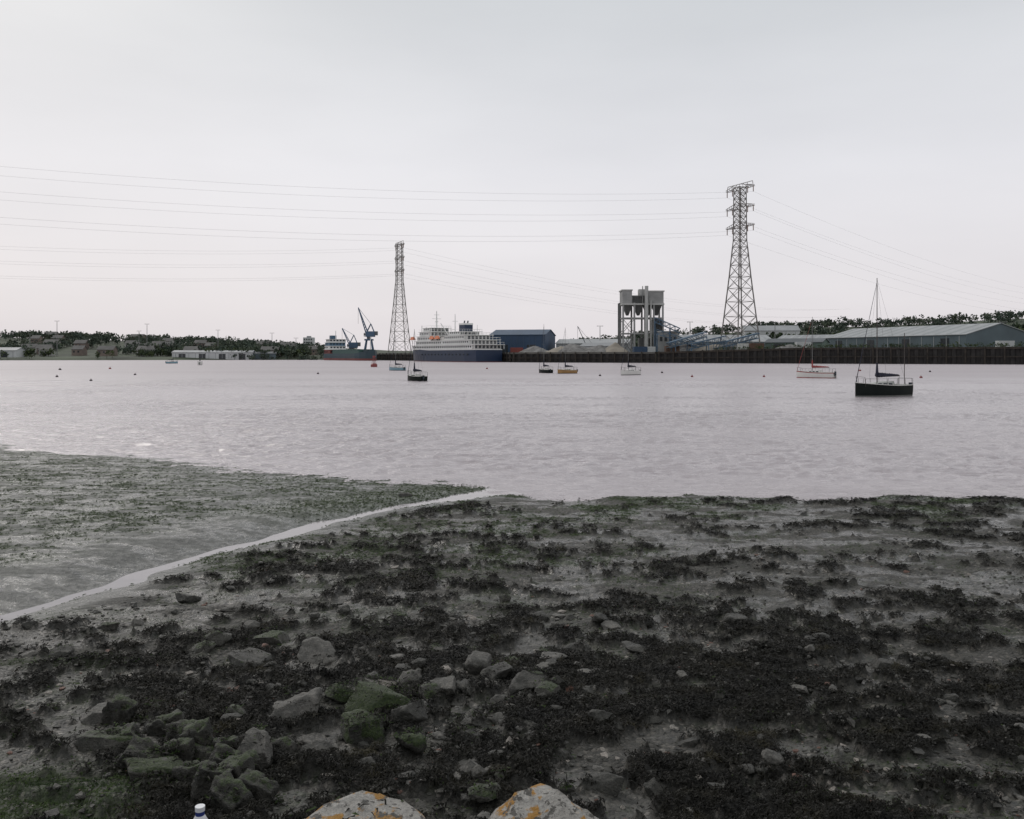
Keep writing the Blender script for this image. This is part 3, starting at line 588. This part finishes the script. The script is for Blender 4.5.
crane(369,575,30,-7,30,0);crane(352,590,26,-6.5,24,.1)
def smallcrane(px,Y,h,rz):
    x=pY(px,Y); z=lz(x,Y); mb=MB()
    for a in(-1.3,1.3): mb.box(-2.6,2.6,a-.4,a+.4,z,z+1,DKR)
    mb.box(-2,2.4,-1.3,1.3,z+1,z+3.4,RUST); mb.box(-2.2,-1,-1.5,-.4,z+1.6,z+4,WH)
    for b_ in(-.6,.6): mb.beam((-1,b_,z+2),(-6,b_*.3,z+h),.18,DKR)
    for i in range(8):
        t=i/8; mb.beam((-1-5*t,-.6,z+2+(h-2)*t),(-1-5*(t+.12),.6,z+2+(h-2)*(t+.12)),.1,DKR)
    mb.beam((2,0,z+3.4),(-6,0,z+h),.08,DKR); mb.beam((-6,0,z+h),(-6,0,z+h*.5),.08,DKR); mb.done('crawler_crane',(x,Y,0),rz)
smallcrane(590,430,13,0)
# ---------------------------------------------------------------- ships
def loft(mb,L,stations,mats_rows,deckm,capz=None):
    n=len(stations[0][1])
    for side in (1,-1):
        base=[(x,side*y,z) for x,pr in stations for y,z in pr]
        for j in range(n-1):
            fs=[]
            for i in range(len(stations)-1):
                a=i*n+j; q=(a,a+1,a+n+1,a+n); fs.append(q if side<0 else q[::-1])
            mb.add(base,fs,mats_rows[j])
    dk=[]
    for x,pr in stations: y,z=pr[-1]; dk+=[(x,y*.97,z-.02*L/10),(x,-y*.97,z-.02*L/10)]
    mb.add(dk,[(2*i,2*i+1,2*i+3,2*i+2) for i in range(len(stations)-1)],deckm)
    x,pr=stations[0]
    for j in range(n-1): mb.add([(x,pr[j][0],pr[j][1]),(x,pr[j+1][0],pr[j+1][1]),(x,-pr[j+1][0],pr[j+1][1]),(x,-pr[j][0],pr[j][1])],[(0,1,2,3)],mats_rows[j])
NAVY=M('hull_navy',(.010,.024,.06),.5,.15,.1); SW=M('ship_white',(.72,.72,.70),.45,.08,.1); ORG=M('lifeboat_orange',(.55,.13,.03),.5,.1); RED=M('boot_red',(.16,.03,.025),.6,.2); DECK=M('deck_grey',(.2,.2,.19),.8,.2); GLS=M('ship_window',(.02,.03,.04),.15,.1)
mb=MB(); L=88;B=8
st=[]
for t in np.linspace(0,1,19):
    b_=B*min(1,.86+t*1.4)*(1-max(0,(t-.62)/.38)**2.1)**.9 if t<1 else 0.05
    sh=6.0+ (2.6*max(0,(t-.55)/.45)**1.6); bw=b_*(1-.45*max(0,(t-.6)/.4)); xo=5*max(0,(t-.85)/.15)
    st.append((t*L,[(bw*.8,-2),(bw*.96,-.2),(bw*.97,.25),(b_*.985,sh*.55),(b_,sh-.35),(b_,sh)]))
loft(mb,L,st,[RED,RED,NAVY,NAVY,SW],DECK)
tiers=[(2.5,72,7.6,6,8.2),(6,36,7.4,8.2,10.5),(36.1,68,7.4,8.2,10.4),(12,34,6.8,10.5,12.8),(49,67,7.0,10.4,12.9),(20,32,5.2,12.8,14.6),(53,65,6.6,12.9,15.2),(55,63,5.4,15.2,17.2)]
for k,(a,b_,hy,z0,z1) in enumerate(tiers):
    mb.box(a,b_,-hy,hy,z0,z1-.22,SW); mb.box(a-(3.0 if k!=2 else 0),b_+(.8 if k!=1 else 0),-hy-.5+.003*k,hy+.5-.003*k,z1-.22,z1,SW)
    n=int((b_-a)/2.2)
    for i in range(n):
        for s in (-1,1): 
            y=s*hy; mb.box(a+.8+i*2.2,a+2.0+i*2.2,min(y,y+s*.06),max(y,y+s*.06),z0+.8,z0+1.6,GLS)
    for i in range(int(hy*2/2)): mb.box(a-.06,a,-hy+.5+i*2,-hy+1.7+i*2,z0+.4,z0+1.75,GLS)
    if k!=2:
        for i in range(9):
            yy_=-hy+ (2*hy)*i/8; mb.beam((a-2.8,yy_,z1),(a-2.8,yy_,z1+1),.06,SW)
        mb.beam((a-2.8,-hy,z1+1),(a-2.8,hy,z1+1),.07,SW)
        for s in (-1,1): mb.beam((a-2.8,s*hy,z0),(a-2.8,s*hy,z1),.14,SW)
    for s in (-1,1): mb.beam((a-2.8,s*(hy+.3),z1+1),(b_,s*(hy+.3),z1+1),.06,SW)
mb.box(62.9,63.1,-5,5,15.7,16.8,GLS)
mb.box(21,27,-2.2,2.2,14.6,17.8,NAVY); mb.box(20.8,27.2,-2.3,2.3,17.8,18.6,SW)
for s in(-.9,.9): mb.beam((24,s,18.6),(23.5,s,19.8),.35,DKR,8)
mb.box(38,45,-3.5,3.5,10.4,12.2,SW); mb.beam((41,0,12.2),(41,0,13.4),1.1,SW,12,.5)
mb.beam((58,0,17.2),(58,0,26),.45,SW,8,.2); mb.beam((58,-2.5,22),(58,2.5,22),.14,SW); mb.beam((56.5,0,20.5),(59.5,0,20.5),.3,SW); mb.beam((58,-1.5,24),(58,1.5,24),.14,SW)
mb.beam((36,0,10.4),(36,0,23.5),.35,SW,8,.15); mb.beam((36,-1.5,20),(36,1.5,20),.14,SW); mb.beam((36,3,12),(41,5.5,19),.22,SW);mb.beam((12,0,12.8),(12,0,17.5),.18,SW,8,.1)
for s in (-1,1):
    for xx_ in (40,46.5,71):
        mb.add([(xx_+dx,s*(6.9+dy),11.0+dz) for dx,dy,dz in ((-2.8,.9,1),(-2.3,.1,.2),(2.3,.1,.2),(2.8,.9,1),(-2.3,1.7,.2),(2.3,1.7,.2),(-2.1,.9,1.8),(2.1,.9,1.8))],[(0,1,6),(1,2,7,6),(2,3,7),(0,4,1),(4,5,2,1),(5,3,2),(0,6,4),(4,6,7,5),(5,7,3)],ORG)
        mb.beam((xx_-2.6,s*6.6,9.5),(xx_-2.6,s*8.2,13),.14,SW); mb.beam((xx_+2.6,s*6.6,9.5),(xx_+2.6,s*8.2,13),.14,SW)
mb.beam((77,0,8),(77,0,19),.35,SW,8,.2); mb.beam((77,0,10),(71,0,18),.22,SW)
for i in range(14):
    for s in (-1,1): mb.box(6+i*4,7+i*4,-8.02 if s<0 else 7.9,-7.9 if s<0 else 8.02,3.2,3.9,GLS)
sa=math.atan2(.872,-.49)
mb.done('expedition_cruise_ship',(-10.5,407.5,0),sa)
mb=MB(); L=80; HB=M('hull_blue_green',(.018,.045,.06),.5,.25,.1); HRD=M('cargo_hull_red',(.15,.035,.028),.6,.25,.1); st=[]
for t in np.linspace(0,1,15):
    b_=6.3*min(1,.85+t*1.5)*(1-max(0,(t-.75)/.25)**2.2)**.9 if t<1 else .05; sh=4.2+2.0*max(0,(t-.82)/.18)**.8
    st.append((t*L,[(b_*.8,-2),(b_*.97,-.1),(b_*.98,1.3),(b_,2.6),(b_,sh)]))
loft(mb,L,st,[RED,HRD,HB,HB],DECK)
GRN=M('hatch_green',(.045,.10,.09),.6,.2); mb.box(17,66,-4.8,4.8,4.0,6.0,GRN)
for i in range(8): mb.box(17.5+i*6.1,23+i*6.1,-5,5,6.0,6.7,GRN)
for (a,b_,z0,z1,mm) in ((2,14,4.1,6.9,HRD),(3,13,6.9,9.2,SW),(4,12,9.2,11.4,M('cargo_house_blue',(.10,.18,.26),.5,.1)),(6,12.5,11.4,13.5,SW)):
    mb.box(a,b_,-5.5,5.5,z0,z1-.2,mm); mb.box(a-.6,b_+.6,-5.9,5.9,z1-.2,z1,SW)
    for s in (-1,1):
        for i in range(3): mb.box(a+.6+i*2.4,a+1.8+i*2.4,s*5.5-.06,s*5.5+.06,z0+.8,z0+1.6,GLS)
    for i in range(5): mb.box(b_-.02,b_+.06,-4.8+i*2.1,-3.6+i*2.1,z0+.8,z0+1.7,GLS)
mb.box(1.5,5,-1.8,1.8,11.4,16,M('funnel_blue',(.05,.10,.16),.5,.1)); mb.beam((9,0,13.5),(9,0,19),.25,SW); mb.beam((73,0,6),(73,0,14),.25,SW); mb.box(67,75,-2.5,2.5,5,6.4,HB)
mb.done('cargo_ship',(-118.5,582.0,0),sa+math.pi)
# ---------------------------------------------------------------- sailing boats
MASTM=M('mast_alloy',(.14,.14,.14),.4,.1); MASTD=M('mast_dark',(.05,.04,.035),.5,.1); RIG=M('rigging',(.06,.06,.06),.5,.1); SAILC=M('sail_cover_navy',(.012,.014,.03),.8,.3,4)
def sailboat(px,py,L,mast,rz,hullm,topm,keelm,cabm,cover=SAILC,boom=True,mizzen=False,stripe=None,mastm=None,fbk=.14):
    Y=H*F/(py-HY); x=pY(px,Y); mb=MB(); B=L*.16; fb=L*fbk; st=[]
    for t in np.linspace(0,1,17):
        b_=B*(.74+.9*t if t<.29 else 1.0)*(1-max(0,(t-.4)/.6)**2.2) if t<1 else .012
        b_=min(b_,B); sh=fb*(1+.35*max(0,(t-.3)/.7)**1.5+.06*(1-t)); kz=-.16*L*.3*(math.sin(math.pi*min(1,max(0,t*.9+.05)))**.6)
        xx_=t*L+ (0 if t<.8 else .03*L*(t-.8)/.2)
        st.append((xx_-L/2,[(0.01,kz),(b_*.55,kz*.55),(b_*.86,.0),(b_*.92,fb*.14),(b_*.97,fb*.55),(b_,sh*.86),(b_*1.0,sh)]))
    loft(mb,L,st,[keelm,keelm,keelm,hullm,hullm,stripe or hullm],topm)
    for i in range(len(st)-1):
        for s in (-1,1): mb.beam((st[i][0],s*st[i][1][-1][0],st[i][1][-1][1]+.02),(st[i+1][0],s*st[i+1][1][-1][0],st[i+1][1][-1][1]+.02),.035,topm)
    z0=fb*.95; c0,c1=-.14*L,.24*L; w0,w1=B*.66,B*.42; h=L*.062
    vs=[(c0,-w0,z0),(c1,-w1,z0),(c1,w1,z0),(c0,w0,z0),(c0,-w0*.85,z0+h*1.25),(c1-.05*L,-w1*.8,z0+h*.85),(c1-.05*L,w1*.8,z0+h*.85),(c0,w0*.85,z0+h*1.25)]
    mb.add(vs,[(0,1,5,4),(1,2,6,5),(2,3,7,6),(3,0,4,7),(4,5,6,7)],cabm)
    for s in (-1,1):
        for q in range(3):
            t=.2+q*.25; xa=c0+(c1-c0)*t; ya=(w0+(w1-w0)*t)*.955; mb.box(xa-.03*L,xa+.03*L,s*ya-.03,s*ya+.03,z0+h*.4,z0+h*.8,GLS)
    mb.box(-.40*L,c0-.01*L,-B*.5,B*.5,z0-.02,z0+.06,DECK)
    for s in (-1,1): mb.box(-.42*L,c0,s*B*.62-.04*L*.3,s*B*.62+.04*L*.3,z0,z0+h*.5,cabm)
    mx=.10*L; r=.0075*L; mm=mastm or MASTM
    mb.beam((mx,0,z0),(mx,0,mast),r*1.1,mm,8,r*.7)
    sp=z0+(mast-z0)*.55; mb.beam((mx,-B*.55,sp),(mx,B*.55,sp),.02,mm)
    bow=(L/2+.02*L,0,fb*1.35); ster=(-L/2,0,fb*1.05); rr=.011
    mb.beam(bow,(mx,0,mast*.97),rr,RIG,4); mb.beam(ster,(mx,0,mast*.99),rr*.5,RIG,4)
    mb.beam(bow,Vector(bow).lerp(Vector((mx,0,mast*.97)),.93),.03,cover,6,.015)
    for s in (-1,1): mb.beam((mx-.02*L,s*B*.96,fb),(mx,s*B*.55,sp),rr*.5,RIG,4); mb.beam((mx,s*B*.55,sp),(mx,0,mast*.97),rr*.5,RIG,4)
    if boom:
        bz=z0+h*1.25+.35; mb.beam((mx,0,bz),(-.36*L,0,bz+.05),.045,mm,6)
        n=9
        for i in range(n):
            t0=i/n;t1=(i+1)/n; ra=.05+.15*(1-t0)**.8*(.85+.3*random.random()); mb.beam((mx-(mx+.34*L)*t0,0,bz+.10+ra*.3),(mx-(mx+.34*L)*t1,0,bz+.10),ra,cover,8,.05+.14*(1-t1)**.8)
        mb.beam((mx,0,bz+.1),(mx,0,bz+1.1),.13,cover,8,.06)
        mb.beam((-.35*L,0,bz),(-.35*L,0,z0),.015,RIG)
    if mizzen: mb.beam((-.44*L,.1,fb),(-.44*L,.1,mast*.54),.028,mm,6)
    for s in (-1,1):
        mb.beam((L*.40,s*B*.4,fb*1.2),(L*.41,s*B*.38,fb*1.2+.55),.016,mm); mb.beam((L*.41,s*B*.38,fb*1.2+.55),(L*.52,0,fb*1.35+.5),.016,mm)
        mb.beam((-L*.48,s*B*.7,fb),(-L*.48,s*B*.7,fb+.6),.016,mm)
        pv=None
        for t in (-.48,-.3,-.12,.06,.24,.40):
            bb=float(np.interp(t,[-.5,-.2,.0,.24,.4],[.78,.98,.98,.72,.40]))*B; q=(t*L,s*bb,fb*1.1+.5)
            mb.beam((t*L,s*bb,fb),q,.012,mm)
            if pv: mb.beam(pv,q,.008,RIG,3)
            pv=q
    mb.beam((-L*.48,-B*.7,fb+.6),(-L*.48,B*.7,fb+.6),.016,mm)
    mb.beam((L*.52,0,fb*1.35+.5),(L*.49,0,fb*1.3),.016,mm)
    mb.box(-L/2-.09*L*.5,-L/2,-.025,.025,-.2,fb*1.05,hullm); mb.box(-L/2-.28,-L/2-.06,B*.3-.1,B*.3+.1,fb*.55,fb*1.3,GLS); mb.beam((-L/2-.16,B*.3,-.3),(-L/2-.16,B*.3,fb*.6),.05,GLS)
    ob=mb.done('sailing_boat',(x,Y,0),rz); return ob
YW=M('gelcoat_white',(.66,.65,.62),.35,.06,.5); HDG=M('hull_dark_green',(.007,.010,.009),.6,.2,1); HDG.node_tree.nodes['Principled BSDF'].inputs['Specular IOR Level'].default_value=.15
ANT=M('antifoul_dark',(.02,.02,.025),.7,.2); HR=M('hull_red',(.30,.035,.03),.4,.15,1); TAN=M('hull_varnish',(.30,.17,.06),.45,.2,1); HBL=M('hull_pale_blue',(.18,.30,.36),.4,.1,1); CRM=M('cabin_cream',(.55,.52,.44),.5,.1)
sailboat(882,396.5,5.6,9.4,math.radians(207),HDG,YW,M('boot_stripe_grey',(.18,.18,.17),.5,.2),M('cabin_grey',(.40,.40,.38),.5,.2),mizzen=True,mastm=MASTD,stripe=HDG,fbk=.15)
sailboat(816,378,5.4,8.8,math.radians(140),YW,YW,HR,YW,cover=M('cover_red',(.28,.05,.05),.7,.2),stripe=HR)
sailboat(630,375,4.6,7.6,math.radians(225),YW,YW,ANT,YW)
sailboat(567,373.5,4.0,8.2,math.radians(215),TAN,CRM,ANT,CRM,stripe=TAN)
sailboat(545,373,4.2,9.0,math.radians(118),HDG,YW,ANT,YW)
sailboat(416,381,4.2,6.6,math.radians(125),HDG,YW,ANT,YW)
sailboat(397,370.5,4.2,7.6,math.radians(145),HBL,YW,ANT,YW)
sailboat(200,365,5.0,8.2,math.radians(110),YW,YW,ANT,YW)
sailboat(172,363.5,4.6,6.5,math.radians(50),HBL,YW,ANT,YW)
# ---------------------------------------------------------------- buoys
sv,sf=ico(3)
BR=M('buoy_red',(.22,.05,.045),.5,.2,3); BO=M('buoy_dark',(.05,.035,.04),.6,.3,3)
def buoy(px,py,r,mat):
    Y=H*F/(py-HY); x=pY(px,Y); mb=MB(); mb.add([(v[0]*r,v[1]*r,v[2]*r*.92+r*.35) for v in sv],[tuple(f) for f in sf],mat)
    mb.beam((0,0,r*1.15),(0,0,r*1.5),r*.16,RIG,8); n=10
    for i in range(n):
        a=2*math.pi*i/n;c_=2*math.pi*(i+1)/n; mb.beam((math.cos(a)*r*.25,0,r*1.7+math.sin(a)*r*.25),(math.cos(c_)*r*.25,0,r*1.7+math.sin(c_)*r*.25),r*.05,RIG)
    mb.done('mooring_buoy',(x,Y,0),random.uniform(0,3),True)
for a in ((57,377,.2,BO),(91,381,.18,BO),(135,375,.2,BO),(318,374,.2,BO),(487,369,.25,BR),(600,376,.2,BO),(662,373,.22,BO),(692,377,.2,BR),(764,377,.2,BR),(921,378,.22,BR),(860,371,.25,BR),(930,372,.22,BO),(60,370,.3,BO),(110,369,.3,BR)): buoy(*a)
Y=H*F/(367-HY); mb=MB(); mb.beam((0,0,-.3),(0,0,.7),.9,BR,16); mb.beam((0,0,.7),(0,0,1.0),.9,BR,16,.5)
for k in range(4):
    a=k*math.pi/2; mb.beam((math.cos(a)*.6,math.sin(a)*.6,.9),(math.cos(a)*.2,math.sin(a)*.2,2.6),.07,BR)
mb.beam((0,0,2.6),(0,0,3.1),.4,BR,12); mb.done('channel_marker_buoy',(pY(374,Y),Y,0))
# ---------------------------------------------------------------- sky + sun
w=bpy.data.worlds.new('World'); sc.world=w; w.use_nodes=True; nt=w.node_tree; nt.nodes.clear()
out=nt.nodes.new('ShaderNodeOutputWorld'); bg1=nt.nodes.new('ShaderNodeBackground'); bg2=nt.nodes.new('ShaderNodeBackground'); mx=nt.nodes.new('ShaderNodeMixShader')
sk=nt.nodes.new('ShaderNodeTexSky'); sk.sky_type='NISHITA'; sk.sun_disc=False
SE=math.radians(38); SRZ=math.radians(-35)
sk.sun_elevation=SE; sk.sun_rotation=SRZ; sk.dust_density=4
nt.links.new(sk.outputs[0],bg1.inputs[0]); bg1.inputs[1].default_value=.08
tc=nt.nodes.new('ShaderNodeTexCoord').outputs['Generated']; sp=nt.nodes.new('ShaderNodeSeparateXYZ'); nt.links.new(tc,sp.inputs[0])
grad=ramp(nt,sp.outputs['Z'],[(0,(.775,.735,.76)),(.05,(.785,.755,.78)),(.2,(.755,.755,.79)),(.38,(.63,.655,.68)),(1,(.66,.68,.69))])
mp=nt.nodes.new('ShaderNodeMapping'); mp.inputs['Scale'].default_value=(1,1,3.5); nt.links.new(tc,mp.inputs[0])
cn=noise(nt,mp.outputs[0],1.6,5,.5); cl_=ramp(nt,cn,[(.3,(.92,.92,.925)),(.7,(1.07,1.065,1.06))])
g2=mixc(nt,1.0,grad,cl_,'MULTIPLY'); nt.links.new(g2,bg2.inputs[0]); bg2.inputs[1].default_value=1.03
mx.inputs[0].default_value=.92; nt.links.new(bg1.outputs[0],mx.inputs[1]); nt.links.new(bg2.outputs[0],mx.inputs[2]); nt.links.new(mx.outputs[0],out.inputs[0])
sl=bpy.data.lights.new('sun','SUN'); sl.energy=.8; sl.angle=math.radians(18); sl.color=(1,.95,.9); so=bpy.data.objects.new('sun',sl); sc.collection.objects.link(so)
dv=Vector((math.sin(SRZ)*math.cos(SE),math.cos(SRZ)*math.cos(SE),math.sin(SE))); so.rotation_euler=(-dv).to_track_quat('-Z','Y').to_euler(); so.location=(0,0,60)
print('done')
